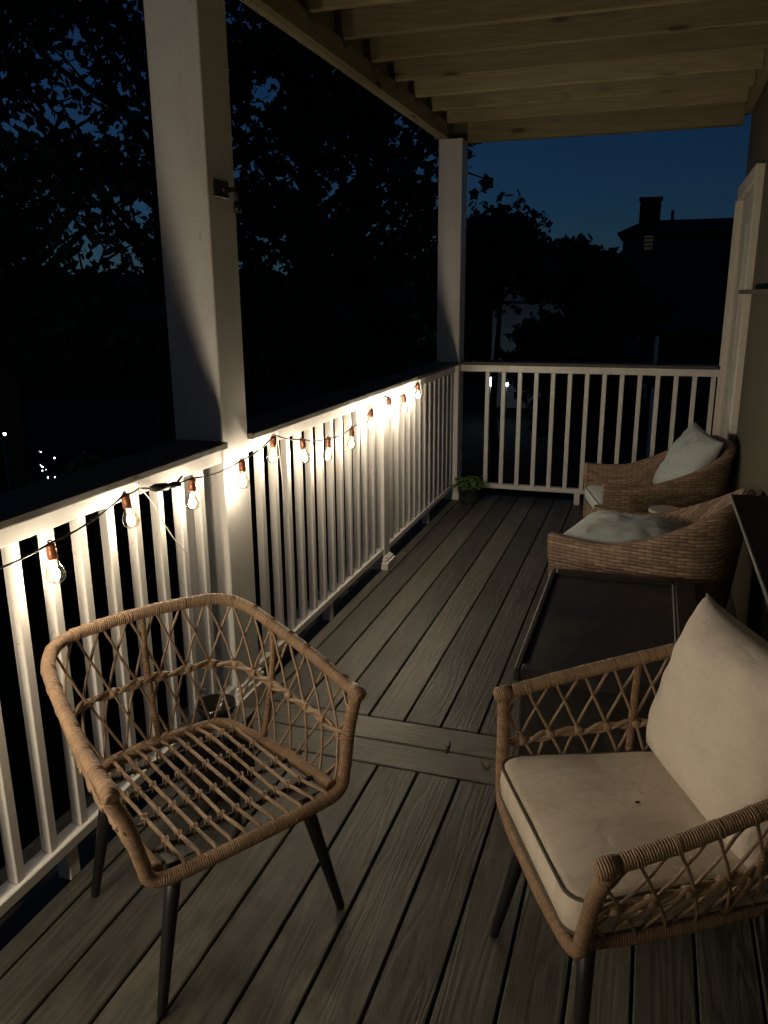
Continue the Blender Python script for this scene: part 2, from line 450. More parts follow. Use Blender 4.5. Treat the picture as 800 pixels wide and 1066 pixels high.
# ------------------------------------------------------------------ setting: deck floor, ground
PITCH = .1447
def deck_floor():
    b = MB(); x = -1.383 - .1447; rr = random.Random(3)
    def board(x0, x1, y0, y1, along):
        b.box(x0, x1, y0, y1, -.026, 0, along, .0035, (rr.uniform(0, 60), rr.uniform(0, 60)))
    g = .0033
    X = [-1.672] + [-.370 + PITCH * k for k in range(-8, 7)]
    for k in range(len(X) - 1):
        board(X[k] + g, X[k + 1] - g, -2.6, 2.3455 - g, 1)
        board(X[k] + g, X[k + 1] - g, 2.654 + g, 6.34, 1)
    board(-1.672 + g, .498, 2.3455 + g, 2.4985 - g, 0)
    board(-1.672 + g, .498, 2.4985 + g, 2.654 - g, 0)
    return tag(b.build('deck_floor', M_['deck']), 'weathered grey brown deck boards with dark gaps', 'deck', kind='structure')
deck_floor()
b = MB(); b.box(-1.66, .49, -2.6, 6.33, -.30, -.10)
tag(b.build('deck_underside', M_['wall_dark']), 'dark framing below the deck boards', 'deck', kind='structure')
b = MB(); S = 2000
b.quad([(-S, -S, -3.2), (S, -S, -3.2), (S, S, -3.2), (-S, S, -3.2)])
tag(b.build('ground', M_['ground']), 'dark ground far below the balcony', 'ground', kind='structure')

# ------------------------------------------------------------------ upper deck above
ud = thing('upper_deck', 'unpainted pine joists and beam of the deck overhead', 'ceiling', (0, 0, 2.664))
rr = random.Random(5)
for k in range(-12, 6):
    y = 4.02 + .4135 * k
    b = MB(); b.box(-1.557, .452, y, y + .038, .100, .285, 0, .005, (rr.uniform(0, 50), rr.uniform(0, 50)))
    b.build('joist', M_['timber'], ud)
    b = MB()   # galvanised tie on the beam
    b.box(-1.5195, -1.5175, y - .012, y + .05, .06, .097); b.box(-1.555, -1.52, y + .0385, y + .0402, .1005, .15)
    b.build('joist_hanger', M_['hanger'], ud)
b = MB(); b.box(-1.595, -1.5585, -2.6, 6.42, 0, .0985, 1, .002, (3, 7)); b.box(-1.5575, -1.52, -2.6, 6.42, 0, .0985, 1, .002, (13, 27)); b.build('beam', M_['timber'], ud)
b = MB(); b.box(-1.597, -1.559, -2.6, 6.42, .0995, .285, 1, .002, (43, 11)); b.build('band_joist', M_['timber'], ud)
b = MB(); b.box(-1.519, .452, 6.27, 6.308, -.004, .285, 0, .002, (33, 17)); b.box(-1.519, .452, 6.309, 6.347, -.004, .285, 0, .002, (21, 9)); b.build('rim_joist', M_['timber'], ud)
b = MB(); b.box(.4535, .495, -2.6, 6.35, .06, .285, 1, .002, (5, 31)); b.build('ledger', M_['timber'], ud)
b = MB()
for k in range(14):
    x0 = -1.72 + k * .1447 * 1.1
    b.box(x0, x0 + .150, -2.6, 6.40, .2865, .312, 1, .002, (rr.uniform(0, 50), rr.uniform(0, 50)))
b.build('decking', M_['deck'], ud)

# ------------------------------------------------------------------ posts and railings
def skirt(b, x0, x1, y0, y1, h=.085, t=.022):
    """stepped base moulding wrapped round a post"""
    for (e, z0, z1) in ((t, 0, h * .62), (t * .62, h * .62 + .0, h * .86), (t * .32, h * .86, h)):
        b.box(x0 - e, x1 + e, y0 - e, y1 + e, z0, z1, 2, .003)

def porch_post(x0, x1, y0, y1, label, h=2.662):
    t = thing('porch_post', label, 'post', ((x0 + x1) / 2, (y0 + y1) / 2, 0), 0, 'square white posts holding up the deck overhead')
    hx, hy = (x1 - x0) / 2, (y1 - y0) / 2
    b = MB(); b.box(-hx, hx, -hy, hy, .001, h, 2, .004); b.build('shaft', M_['white'], t)
    b = MB(); skirt(b, -hx, hx, -hy, hy, .115); b.build('base_moulding', M_['white'], t)
    return t
porch_post(-1.622, -1.43, 2.50, 2.69, 'thick square white post beside the glowing string bulb, rising between two railings')
porch_post(-1.585, -1.41, 6.10, 6.275, 'far square white post at the railing corner behind the potted plant')

t = thing('newel_post', 'short square white post with stepped base in the long railing', 'post', (-1.48, 4.37, 0))
b = MB(); b.box(-.05, .05, -.05, .05, .001, 1.058, 2, .003); b.build('shaft', M_['white'], t)
b = MB(); skirt(b, -.05, .05, -.05, .05, .075, .028); b.build('base_moulding', M_['white'], t)

def railing(axis, p0, p1, c, label, first, blocks, cap0, cap1, capc):
    """axis 1 runs along y at x=c; axis 0 runs along x at y=c"""
    o = (c, p0, 0) if axis == 1 else (p0, c, 0)
    t = thing('deck_railing', label, 'railing', o, 0, 'white baluster railings round the deck')
    L = p1 - p0; e = .0015
    def bx(b, u0, u1, w0, w1, z0, z1, bev=.003, al=None):
        if axis == 1: b.box(w0, w1, u0, u1, z0, z1, 1 if al is None else al, bev)
        else: b.box(u0, u1, w0, w1, z0, z1, 0 if al is None else al, bev)
    b = MB(); bx(b, e, L - e, -.026, .026, 1.006, 1.0575); b.build('top_rail', M_['white'], t)
    b = MB(); bx(b, cap0 - p0, cap1 - p0, capc[0], capc[1], 1.0585, 1.083, .004); b.build('cap_board', M_['cap'], t)
    b = MB(); bx(b, e, L - e, -.026, .026, .092, .128); b.build('bottom_rail', M_['white'], t)
    u = first - p0
    while u < L - .02:
        if u > .02:
            b = MB(); bx(b, u - .016, u + .016, -.016, .016, .1275, 1.0065, .003, 2); b.build('baluster', M_['white'], t)
        u += .1245
    for q in blocks:
        b = MB(); bx(b, q - p0 - .022, q - p0 + .022, -.022, .022, .001, .0925, .003, 2); b.build('foot_block', M_['white'], t)
    return t
CX = -1.461
railing(1, -2.5, 2.50, CX, 'nearest white railing, behind the empty rattan chair', 1.480 + .016 - .1245 * 31, (1.555, -.4), -2.5, 2.498, (-.145, .054))
railing(1, 2.69, 4.32, CX, 'middle white railing between the thick post and the short post', 2.812 + .016, (3.50,), 2.692, 4.369, (-.145, .054))
railing(1, 4.42, 6.10, CX, 'short white railing running from the short post to the far post', 4.54, (5.35,), 4.371, 6.098, (-.145, .054))
railing(0, -1.41, .462, 6.200, 'end white railing across the deck behind the wicker armchairs', -1.223 + .016 + .006, (-.48,), -1.409, .462, (-.045, .145))

# ------------------------------------------------------------------ house wall with door
hs = thing('house', 'olive beige house side wall with white door at its far end', 'house', (.5, 0, 0))
b = MB()
b.box(.0, .16, -2.6, 5.118, -3.2, 2.97, 1, 0); b.box(.0, .16, 6.212, 6.30, -3.2, 2.97, 2, 0); b.box(.0, .16, 5.119, 6.211, 2.262, 2.97, 1, 0); b.box(.0, .16, 5.119, 6.211, -3.2, -.03, 1, 0)
b.build('wall', M_['wall'], hs)
b = MB(); b.box(.17, 8, -2.6, 6.29, -3.2, 5.5); b.build('rear_wall', M_['darkhouse'], hs)
dr = MB(); dr.box(-.012, .03, 5.21, 6.12, .012, 2.165, 2, .003)
dro = dr.build('door', M_['door'], hs)
b = MB()
for z0, z1 in ((.25, .95), (1.15, 2.0)):
    for y0, y1 in ((5.31, 5.62), (5.71, 6.02)):
        b.box(-.016, -.0125, y0, y1, z0, z0 + .02); b.box(-.016, -.0125, y0, y1, z1 - .02, z1)
        b.box(-.016, -.0125, y0, y0 + .02, z0 + .021, z1 - .021); b.box(-.016, -.0125, y1 - .02, y1, z0 + .021, z1 - .021)
b.build('door_panel_moulding', M_['door'], dro)
b = MB()
b.box(-.04, .02, 5.12, 5.207, .0, 2.17, 2, .004); b.box(-.04, .02, 6.123, 6.21, .0, 2.17, 2, .004)
b.box(-.046, .02, 5.12, 6.21, 2.1715, 2.26, 1, .004)
b.box(-.055, -.041, 6.18, 6.209, .0, 2.17, 2, .003); b.box(-.05, -.0405, 6.124, 6.14, .0, 2.165, 2, .003)
b.build('door_casing', M_['door'], hs)
lg = MB(); lg.box(-.085, -.002, 3.3, 4.92, 1.572, 1.594, 1, .003)
lg.build('wall_ledge', M_['wall'], hs)

# ------------------------------------------------------------------ string lights
BULBS = [(-.57, .96), (-.27, 1.0), (.03, 1.02), (.33, .98), (.63, .96), (.94, .99), (1.25, .985), (1.571, .98), (1.887, 1.032), (2.244, 1.002), (2.588, .996), (2.857, 1.04), (3.133, .982), (3.426, .937), (3.739, .938), (4.042, .989), (4.342, 1.014), (4.642, .995), (4.936, 1.034)]
BX = -1.375
BULBS = [(y * .9786 if y > 0 else y, 1.58 - (1.58 - z) * .9786) for y, z in BULBS]
sl = thing('string_light', 'black cord of glowing clear bulbs in copper sockets along the railing', 'string lights', (BX, 1.5, 0))
cp = []
clips = {1.955: 1.038, 2.875: 1.045, 4.25: 1.042, 4.98: 1.045, .48: 1.03, -.42: 1.03}
pts = sorted([(y, z + .004) for y, z in BULBS] + list(clips.items()))
b = MB()
path = []
for i, (y, z) in enumerate(pts):
    path.append((-.030 if y in clips else .0, y - 1.5, z))
full = []
for i in range(len(path) - 1):
    p, q = Vector(path[i]), Vector(path[i + 1])
    for k in range(6):
        tt = k / 6; s = p.lerp(q, tt); s.z -= .022 * (q - p).length / .3 * 4 * tt * (1 - tt) * .55; full.append(s)
full.append(Vector(path[-1]))
b.tube(full, .0028, 6)
e = Vector(path[-1]); b.tube(crom([e, e + Vector((0, .035, -.015)), e + Vector((.004, .06, -.08)), e + Vector((0, .05, -.16))], 5), .0026, 6)
b.build('cord', M_['cord'], sl)
b = MB(); b.tube([(-.015, .490, 1.030), (-.012, .512, 1.028), (-.009, .565, 1.020), (-.008, .577, 1.020)], [.006, .0125, .0125, .006], 10)
b.tube([(-.008, .582, 1.020), (-.007, .594, 1.019), (-.005, .625, 1.012), (-.004, .635, 1.010)], [.005, .010, .010, .005], 10)
b.tube([(-.006, .62, 1.02), (0, .632, 1.034), (.0, .640, 1.036)], .004, 6)
b.build('plug', M_['cord'], sl)
gp = [(.0105, 0), (.0115, -.006), (.014, -.014), (.019, -.024), (.0225, -.034), (.0240, -.043), (.0228, -.052), (.018, -.060), (.010, -.0650), (.0012, -.0665)]
sp_ = [(.004, .004), (.0095, .003), (.0125, 0), (.0125, -.008), (.0115, -.010), (.0128, -.012), (.0125, -.036), (.0112, -.038)]
def bulb():
    s = MB(); s.lathe(list(reversed(sp_)), 14); so = s.build('bulb_socket', M_['copper'], sl)
    g = MB(); g.lathe([(r, z - .036) for r, z in reversed(gp)], 18, capt=False)
    go = g.build('bulb_glass', M_['glass'], so)
    f = MB(); f.lathe([(.0018, -.096), (.008, -.091), (.0112, -.081), (.009, -.069), (.0018, -.062)], 10)
    fo = f.build('filament', M_['filament'], so)
    h = MB(); h.tube([(.0, .0, .004), (.0, .007, .008), (.0, .0, .012), (.0, -.007, .008), (.0, .0, .004)], .0022, 5)
    h.build('loop', M_['cord'], so)
    return so
proto = bulb()
tl = random.Random(4)
for i, (y, z) in enumerate(BULBS):
    o = proto if i == 0 else copy_tree(proto, sl)
    o.location = (.0, y - 1.5, z)
    o.rotation_euler = (tl.uniform(-.12, .12), tl.uniform(-.02, .10), tl.uniform(0, 6))
    for q in o.children:        # unseen near bulbs boosted to light the chairs, far ones the end railing
        if q.name.startswith('filament'):
            q.data = q.data.copy(); q.data.materials[0] = M_['filament_bright' if y > 3.9 else 'filament_boosted' if y < 1.15 else 'filament']
    if abs(y - 4.83) < .02: o.rotation_euler = (.35, .05, 0)
    if abs(y - 1.847) < .01: o.rotation_euler = (.24, .02, 0)

def zip_tie(y, z, tail, label):
    b = MB()
    # loop over the rail, small head and a trailing tail
    b.tube([(.002, 0, -.05), (.004, 0, -.02), (.006, 0, .0), (.004, 0, .003)], .0018, 5)
    b.box(.002, .012, -.005, .005, -.006, .004)
    b.tube([(.006, 0, .0), (.009, .0, .04)], .0016, 5)
    b.tube(crom([(.007, 0, -.002)] + tail, 6), .0019, 5)
    o = b.build('cable_tie', M_['zip'], None, (-1.432, y, z)); tag(o, label, 'cable tie', 'white cable ties holding the light cord')
zip_tie(1.98, 1.042, [(.02, .05, -.07), (.02, .13, -.19), (.02, .235, -.30)], 'white cable tie with long slanting tail beside the black plug')
zip_tie(2.935, 1.042, [(.008, .01, -.1), (.012, .02, -.22), (.008, .035, -.30)], 'white cable tie with hanging tail just past the thick post')
zip_tie(5.06, 1.042, [(.012, .03, -.08), (.014, .08, -.2), (.010, .11, -.30)], 'white cable tie at the far end of the light cord')

# ------------------------------------------------------------------ post clamp hook
t = thing('wall_bracket', 'small black metal bracket screwed high on the thick white post', 'bracket', (-1.43, 2.60, 1.93))
b = MB(); b.box(.001, .006, -.062, .035, -.028, .028, 1, .002); b.build('plate', M_['black'], t)
b = MB(); b.tube([(.006, .02, 0), (.035, .02, 0), (.042, .02, -.008), (.042, .02, -.055)], .009, 8); b.tube([(.042, .02, -.04), (.042, .02, -.075)], [.012, .013], 8); b.build('hook_arm', M_['black'], t)
b = MB(); b.lathe([(.008, 0), (.007, .003), (.003, .0045)], 10, (0, 0, 0)); o = b.build('bolt', M_['steel'], t); o.location = (.0065, -.005, 0); o.rotation_euler = (0, PI / 2, 0)

# ------------------------------------------------------------------ rattan chairs (front is +x, z up)
def plan_path(front, half_f, half_b, back, zf, zs, zb, rc=.11, n=96):
    """U in plan from right arm (w>0) round the back to left arm; heights zf at the front, zs where the back corner starts, zb at the back"""
    pts = []
    h = half_b
    if zs > zf:
        right = [(front, half_f, zf), (.08, half_f * .985, .648), (-.11, h * 1.03, .694), (back + rc * .45, h * .955, .722), (back + rc * .08, h * .77, .740), (back - .004, h * .42, zb)]
    else:
        right = [(front, half_f, zf), (front * .35, half_f * .985, zf), (back + rc * 1.15, h * 1.03, zs), (back + rc * .45, h * .97, zs), (back + rc * .08, h * .78, zs), (back - .004, h * .42, zb)]
    left = [(x, -y, z) for x, y, z in reversed(right)]
    return resample(crom(right + [(back - .006, 0, zb + .004)] + left, 10), n)

N = 97
TOP = plan_path(.240, .322, .290, -.285, .610, .72, .748, .16, N)
BOT = plan_path(.240, .238, .200, -.238, .378, .378, .378, .09, N)
def shell(s, v):
    s = min(max(s, 0), 1) * (N - 1); i = min(int(s), N - 2); w_ = s - i
    t = TOP[i].lerp(TOP[i + 1], w_); q = BOT[i].lerp(BOT[i + 1], w_)
    p = q.lerp(t, v)
    c = Vector((0, 0, p.z)); d = p - c
    if d.length > 1e-6: p = p + d.normalized() * .018 * math.sin(PI * v)
    return p

def make_rattan_chair(label):
    t = thing('rattan_chair', label, 'chair', group='rattan lattice chairs with black legs')
    r = random.Random(2)
    # top rim
    b = MB(); b.tube(TOP, .0168, 12); 
    for sgn in (1, -1):   # wound knob where rim meets the front frame
        e = Vector((.240, sgn * .322, .610)); b.tube([e + Vector((-.022, 0, .006)), e + Vector((.0, 0, .002)), e + Vector((.016, 0, -.003)), e + Vector((.021, 0, -.004))], [.0178, .0195, .0185, .009], 12)
    b.build('top_rim', M_['wrapR'], t)
    # front frame
    q = [(.236, .322, .600), (.243, .292, .520), (.249, .275, .440), (.250, .268, .410), (.251, .264, .388), (.254, .250, .372), (.259, .222, .366), (.263, .17, .366), (.268, .09, .368), (.268, 0, .368)]
    fr = crom(q + [(x, -y, z) for x, y, z in reversed(q[:-1])], 7)
    b = MB(); b.tube(fr, .0166, 12); b.build('front_frame', M_['wrapR'], t)
    # seat ring
    b = MB(); b.tube([p for p in BOT], .0185, 10); b.build('seat_ring', M_['wrapR'], t)
    # lattice
    b = MB(); K = 20; ds = 1.0 / (K + .6); s0 = ds * .8
    for k in range(-2, K + 2):
        s = s0 + ds * k
        for sg in (1, -1):
            pts = []
            for j in range(15):
                v = j / 14
                ss = s + sg * (1 - v) * 2 * ds
                if -.004 <= ss <= 1.004:
                    p = shell(ss, v * .985 + .005)
                    d = Vector((p.x, p.y, 0))
                    if d.length: p = p + d.normalized() * (.0035 * sg)
                    pts.append(p + Vector((r.uniform(-1, 1), r.uniform(-1, 1), 0)) * .0012)
            if len(pts) > 3: b.tube(crom(pts, 2), .0037, 6)
    for k in range(-1, K + 2):
        s = s0 + ds * k + r.uniform(-.003, .003)
        if .01 < s < .99:
            p, q = shell(s - .0035, 1), shell(s + .0035, 1); dd = (q - p).normalized()
            for o_ in (-.005, -.0005, .004):
                cpt = shell(s, 1) + dd * (o_ + r.uniform(-.0008, .0008)); sd = Vector((0, 0, 1)).cross(dd).normalized(); u2 = dd.cross(sd)
                tw = r.uniform(-.25, .25)
                ring = [cpt + (sd * math.cos(a) + u2 * math.sin(a)) * .0166 + dd * .006 * tw * math.cos(a) for a in [2 * PI * i / 14 for i in range(14)]]
                b.tube(ring, .0017, 5, closed=True)
    b.build('lattice', M_['cane'], t)
    # woven middle band
    b = MB(); mid = [shell(.012 + .976 * i / 240, .47) for i in range(241)]
    for ph, am in ((0, 1), (PI * .9, 1), (PI * .45, .5)):
        pp = []
        for i, p in enumerate(mid):
            a = i * .26 + ph + 1.3 * mnoise.noise(Vector((i * .07, ph, 0))); rad = Vector((p.x, p.y, 0)).normalized()
            pp.append(p + rad * (.006 * am * math.cos(a)) + Vector((0, 0, .0095 * am * math.sin(a))))
        b.tube(pp, .0058, 6)
    for i in range(5, 240, 12):
        p = mid[i]; d = (mid[i + 1] - mid[i - 1]).normalized()
        b.tube([p - d * .009 + Vector((0, 0, r.uniform(-.004, .004))), p, p + d * .009], [.0115, .0135, .0115], 7)
    b.build('middle_band', M_['cane'], t)
    sR = min(range(N // 2), key=lambda i: abs(TOP[i].x + .10)) / (N - 1)
    # wound uprights in the back
    for s in (sR, .5, 1 - sR):
        b = MB(); b.tube([shell(s, v) * 1.0 for v in (0, .25, .5, .75, 1)], .0095, 8); b.build('back_upright', M_['wrapR'], t)
    # seat: dark cross bars and cane strands
    for i, x in enumerate((-.155, -.045, .065, .175)):
        b = MB(); w_ = .222 + .02 * (x + .25)
        b.tube([(x, -w_, .380), (x, w_, .380)], .0062, 7); b.build('seat_bar', M_['seatbar'], t)
    b = MB()
    nst = 11
    for i in range(nst):
        y = -.185 + .37 * i / (nst - 1); yo = r.uniform(-.004, .004)
        P = [(-.238, y * .96, .386), (-.195, y * .98, .392)]
        for x in (-.155, -.10, -.045, .01, .065, .12, .175): P.append((x, y + yo * math.sin(x * 5), .392))
        P += [(.222, y * 1.02 + .004, .391), (.250, y * 1.04 + .012, .385), (.266, y * 1.05 + .014, .374)]
        b.tube(crom(P, 4), .0050, 7)
        for x in (-.155, -.045, .065, .175):   # bindings where strands cross the bars
            for a in (-.0055, .0055):
                b.tube([(x - .008, y + yo + a, .396), (x + .0, y + yo + a, .4005), (x + .008, y + yo + a * .6, .394), (x + .0075, y + yo + a, .374), (x - .0075, y + yo + a, .374), (x - .008, y + yo + a, .396)], .0026, 5)
    b.build('seat_weave', M_['cane'], t)
    # legs
    for sx, sy in ((1, 1), (1, -1), (-1, 1), (-1, -1)):
        top = Vector((.178 * sx + (.018 if sx > 0 else 0), .172 * sy, .372)); ft = Vector((.238 * sx, (.257 if sx > 0 else .225) * sy, 0))
        b = MB(); b.tube([top, top.lerp(ft, .35), top.lerp(ft, .985), ft], [.0195, .0172, .0112, .0095], 12)
        lg_ = b.build('leg', M_['black'], t)
        b = MB(); b.box(top.x - .034, top.x + .034, top.y - .034, top.y + .034, top.z - .002, top.z + .003, 0, .001)
        b.build('leg_plate', M_['steel'], lg_)
    return t
chair = make_rattan_chair('empty rattan lattice chair without cushions, facing away from the railing')
chair.location = (-1.02, 1.576, 0); chair.rotation_euler = (0, 0, math.atan2(-.52, .854))
chair2 = copy_tree(chair)
tag(chair2, 'rattan lattice chair holding cream cushions, in front of the black chest')
chair2.location = (.061, 1.65, 0); RZ2 = math.atan2(-.444, -.896); chair2.rotation_euler = (0, 0, RZ2)

# one front leg of the cushioned chair stands turned a little inwards
top = Vector((.196, -.172, .372))
for lg_ in chair2.children:
    if lg_.name.startswith('leg'):
        v0 = lg_.data.vertices[-1].co
        if v0.x > .2 and v0.y < 0:
            q = (Vector((.238, -.257, 0)) - top).rotation_difference(Vector((.280, -.195, 0)) - top)
            lg_.matrix_local = Matrix.Translation(top) @ q.to_matrix().to_4x4() @ Matrix.Translation(-top)

# ------------------------------------------------------------------ cushions
def seat_cushion(x0, x1, hy, z0, z1, mat, pmat, label, loc, rz, group, r=.05, soft=.03, back_hy=None):
    """box cushion with rounded plan corners and piping round its top and bottom edge"""
    t = thing('seat_cushion', label, 'cushion', loc, rz, group)
    bh = back_hy or hy
    def outline(ins, n=10):
        pts = []
        cs = [(x1 - r, hy - r, 0), (x0 + r, bh - r, PI / 2), (x0 + r, -bh + r, PI), (x1 - r, -hy + r, 3 * PI / 2)]
        for cx, cy, a0 in cs:
            for k in range(n + 1):
                a = a0 + PI / 2 * k / n; pts.append(((cx) + (r - ins) * math.cos(a), cy + (r - ins) * math.sin(a)))
        out = []
        for i in range(len(pts)):   # add points along the sides
            a = pts[i]; c = pts[(i + 1) % len(pts)]; L = math.hypot(c[0] - a[0], c[1] - a[1]); m = max(1, int(L / .03))
            for k in range(m): out.append((a[0] + (c[0] - a[0]) * k / m, a[1] + (c[1] - a[1]) * k / m))
        return out
    cx, cy = (x0 + x1) / 2, 0
    rings = []
    O = outline(0)
    for f, z in ((.02, z1 + soft), (.35, z1 + soft * .93), (.6, z1 + soft * .78), (.8, z1 + soft * .5), (.92, z1 + soft * .2), (.975, z1 + .002), (1.0, z1 - .008), (1.012, (z0 + z1) / 2), (1.0, z0 + .008), (.97, z0), (.5, z0 - .002), (.02, z0 - .002)):
        row = []
        for (x, y) in O:
            px, py = cx + (x - cx) * f, cy + (y - cy) * f
            dz = mnoise.noise(Vector((px * 6 + z0 * 50, py * 6, 3))) * .006 + mnoise.noise(Vector((px * 16, py * 14 + z0 * 9, 7))) * .0025 if z > z1 else 0
            row.append((px, py, z + dz))
        rings.append(row)
    P = [[rings[j][i] for j in range(len(rings))] for i in range(len(O))]
    b = MB(); b.grid(P, [[(p[0], p[1]) for p in row] for row in P], True)
    b.build('cover', mat, t)
    b = MB(); b.tube([(x, y, z1 - .001) for x, y in O], .0034, 6, closed=True); b.tube([(x, y, z0 + .004) for x, y in O], .0036, 6, closed=True); b.build('piping', pmat, t)
    return t

def pillow(wd, ht, th, mat, label, M, group, seed=0, sag=0.0, pinch=1.0):
    """square scatter cushion: full middle, thin edges, pointed corners; local x width, y height, z thickness"""
    n = 34; b = MB()
    def pt(u, v, sd):
        e = (1 - abs(u) ** 2.6) * (1 - abs(v) ** 2.6)
        z = sd * th * .5 * max(0, e) ** .52
        k = 1 - .06 * pinch * (1 - u * u) * abs(v) ** 2; k2 = 1 - .06 * pinch * (1 - v * v) * abs(u) ** 2
        x = u * wd / 2 * k2; y = v * ht / 2 * k
        nz = mnoise.noise(Vector((u * 2.1 + seed, v * 2.3, sd))) * .014 + mnoise.noise(Vector((u * 5 + seed, v * 6 + u * 2, sd + 5))) * .006
        # puckers that run in from the edges
        ed = max(abs(u), abs(v)); tng = u if abs(v) > abs(u) else v
        nz += .012 * math.sin(tng * 17 + seed + 3 * mnoise.noise(Vector((u * 3, v * 3, seed)))) * max(0, (ed - .45)) ** 1.2 * (1 - ed) * 7
        z += sd * nz * e
        y -= sag * (1 - v) * abs(u) ** 2 * .0
        return (x, y, z)
    for sd in (1, -1):
        P = [[pt(-1 + 2 * i / n, -1 + 2 * j / n, sd) for j in range(n + 1)] for i in range(n + 1)]
        if sd < 0: P = P[::-1]
        b.grid(P, [[(p[0], p[1]) for p in row] for row in P])
    o = b.build('throw_pillow', mat); bm = bmesh.new(); bm.from_mesh(o.data); bmesh.ops.remove_doubles(bm, verts=bm.verts, dist=.0004); bm.to_mesh(o.data); bm.free()
    for p in o.data.polygons: p.use_smooth = True
    o.matrix_world = M
    return tag(o, label, 'cushion', group)

def frame(origin, xax, yax):
    x = Vector(xax).normalized(); y = Vector(yax); y = (y - x * y.dot(x)).normalized(); z = x.cross(y)
    return Matrix(((x.x, y.x, z.x, origin[0]), (x.y, y.y, z.y, origin[1]), (x.z, y.z, z.z, origin[2]), (0, 0, 0, 1)))

seat_cushion(-.225, .270, .250, .392, .476, M_['cream_seat'], M_['piping'], 'stained cream seat cushion with dark piping in the nearest rattan chair', (.061, 1.65, 0), RZ2, None, .05, .022, .215)
ch2M = Matrix.Translation((.061, 1.65, 0)) @ Matrix.Rotation(RZ2, 4, 'Z')
pillow(.52, .42, .20, M_['cream'], 'large plump cream back cushion propped in the nearest rattan chair', ch2M @ frame((-.185, -.015, .668), (.03, 1, .0), (-.30, .03, 1)), None, 2.0)

# ------------------------------------------------------------------ wicker tub armchairs (front is +x)
def make_wicker(label):
    t = thing('wicker_armchair', label, 'armchair', group='brown wicker armchairs by the house wall')
    W, D = .315, .36
    mid = [(D, W - .012), (D * .55, W), (.0, W), (-D * .55, W - .01), (-D * .86, W - .06), (-D, W - .17), (-D - .004, 0)]
    U = mid + [(x, -y) for x, y in reversed(mid[:-1])]
    pl = resample(crom([(x, y, 0) for x, y in U], 10), 90)
    def ztop(p):
        f = (D - p.x) / (2 * D)      # 0 front .. 1 back
        return .553 - .014 * math.sin(PI * min(1, f * 2)) + (.20 * max(0, (f - .38) / .62) ** 1.5)
    cen = Vector((.05, 0, 0))
    P = []; uv = []; s = 0
    for i, p in enumerate(pl):
        if i: s += (p - pl[i - 1]).length
        tg = (pl[min(i + 1, len(pl) - 1)] - pl[max(i - 1, 0)]).normalized(); nr = Vector((tg.y, -tg.x, 0))
        if nr.dot(p - cen) < 0: nr = -nr
        zt = ztop(p); row = []; uvr = []
        f = (D - p.x) / (2 * D)
        lean = .025 * max(0, f - .45) / .55
        prof = [(-.045, .10), (-.018, .33), (.012 + lean * .6, zt - .045), (.012 + lean, zt - .012), (.0 + lean, zt), (-.034 + lean, zt + .002), (-.046 + lean, zt - .012), (-.05 + lean * .8, zt - .06), (-.062, .40), (-.064, .22)]
        vv = 0; last = None
        for o_, z in prof:
            q = p + nr * o_; q.z = z
            if last is not None: vv += (q - last).length
            last = q.copy(); row.append(q); uvr.append((s, vv))
        P.append(row); uv.append(uvr)
    b = MB(); b.grid(P, uv)
    # ends of the arms
    for row, sg in ((P[0], 1), (P[-1], -1)):
        m = len(row) // 2
        for k in range(m - 0):
            a, c, d, e = row[k], row[k + 1], row[len(row) - 2 - k], row[len(row) - 1 - k]
            if k + 1 >= len(row) - 2 - k: 
                b.quad([a, c, e], [(a.y, a.z), (c.y, c.z), (e.y, e.z)]); break
            b.quad([a, c, d, e], [(q.y, q.z) for q in (a, c, d, e)])
    b.build('woven_shell', M_['weave'], t)
    b = MB(); b.box(-D + .09, D - .012, -W + .05, W - .05, .12, .33, 1, .01); b.build('seat_base', M_['weave'], t)
    for sx, sy in ((1, 1), (1, -1), (-1, 1), (-1, -1)):
        b = MB(); b.tube([(sx * (D - .06) - .01, sy * (W - .08), .14), (sx * (D - .05) - .01, sy * (W - .075), 0)], [.02, .015], 8); b.build('leg', M_['black'], t)
    return t
def place_from(p_near, p_far, depth=.72):
    """front arm corners on the floor plan -> centre and heading (front is away from the wall)"""
    a = Vector((*p_near, 0)); c = Vector((*p_far, 0)); m = (a + c) / 2; d = (c - a).normalized()
    fwd = Vector((-d.y, d.x, 0))
    if fwd.x > 0: fwd = -fwd
    ctr = m - fwd * .36
    return (ctr.x, ctr.y, 0), math.atan2(fwd.y, fwd.x)
wk = make_wicker('nearer brown wicker armchair with a pillow lying on its seat')
L1, A1 = place_from((-.385, 3.475), (-.215, 4.08)); wk.location = L1; wk.rotation_euler = (0, 0, A1)
wk2 = copy_tree(wk); tag(wk2, 'farther brown wicker armchair in the corner, pillow propped on its back')
chair2_leg = None
L2, A2 = place_from((-.205, 4.53), (-.365, 5.15)); wk2.location = L2; wk2.rotation_euler = (0, 0, A2)
G_ = 'pale sage cushions of the wicker armchairs'
seat_cushion(-.27, .345, .248, .335, .41, M_['sage'], M_['sage_piping'], 'pale sage seat cushion mostly hidden under the lying pillow', L1, A1, G_, .05, .02)
seat_cushion(-.27, .365, .252, .335, .415, M_['sage'], M_['sage_piping'], 'pale sage seat cushion with dark piping in the corner wicker armchair', L2, A2, G_, .05, .02)
m1 = Matrix.Translation(L1) @ Matrix.Rotation(A1, 4, 'Z'); m2 = Matrix.Translation(L2) @ Matrix.Rotation(A2, 4, 'Z')
pillow(.56, .50, .17, M_['sage'], 'pale sage pillow lying flat on the nearer wicker armchair', m1 @ frame((.085, .0, .50), (1, .05, .02), (0, 1, .0)), G_, 5.0)
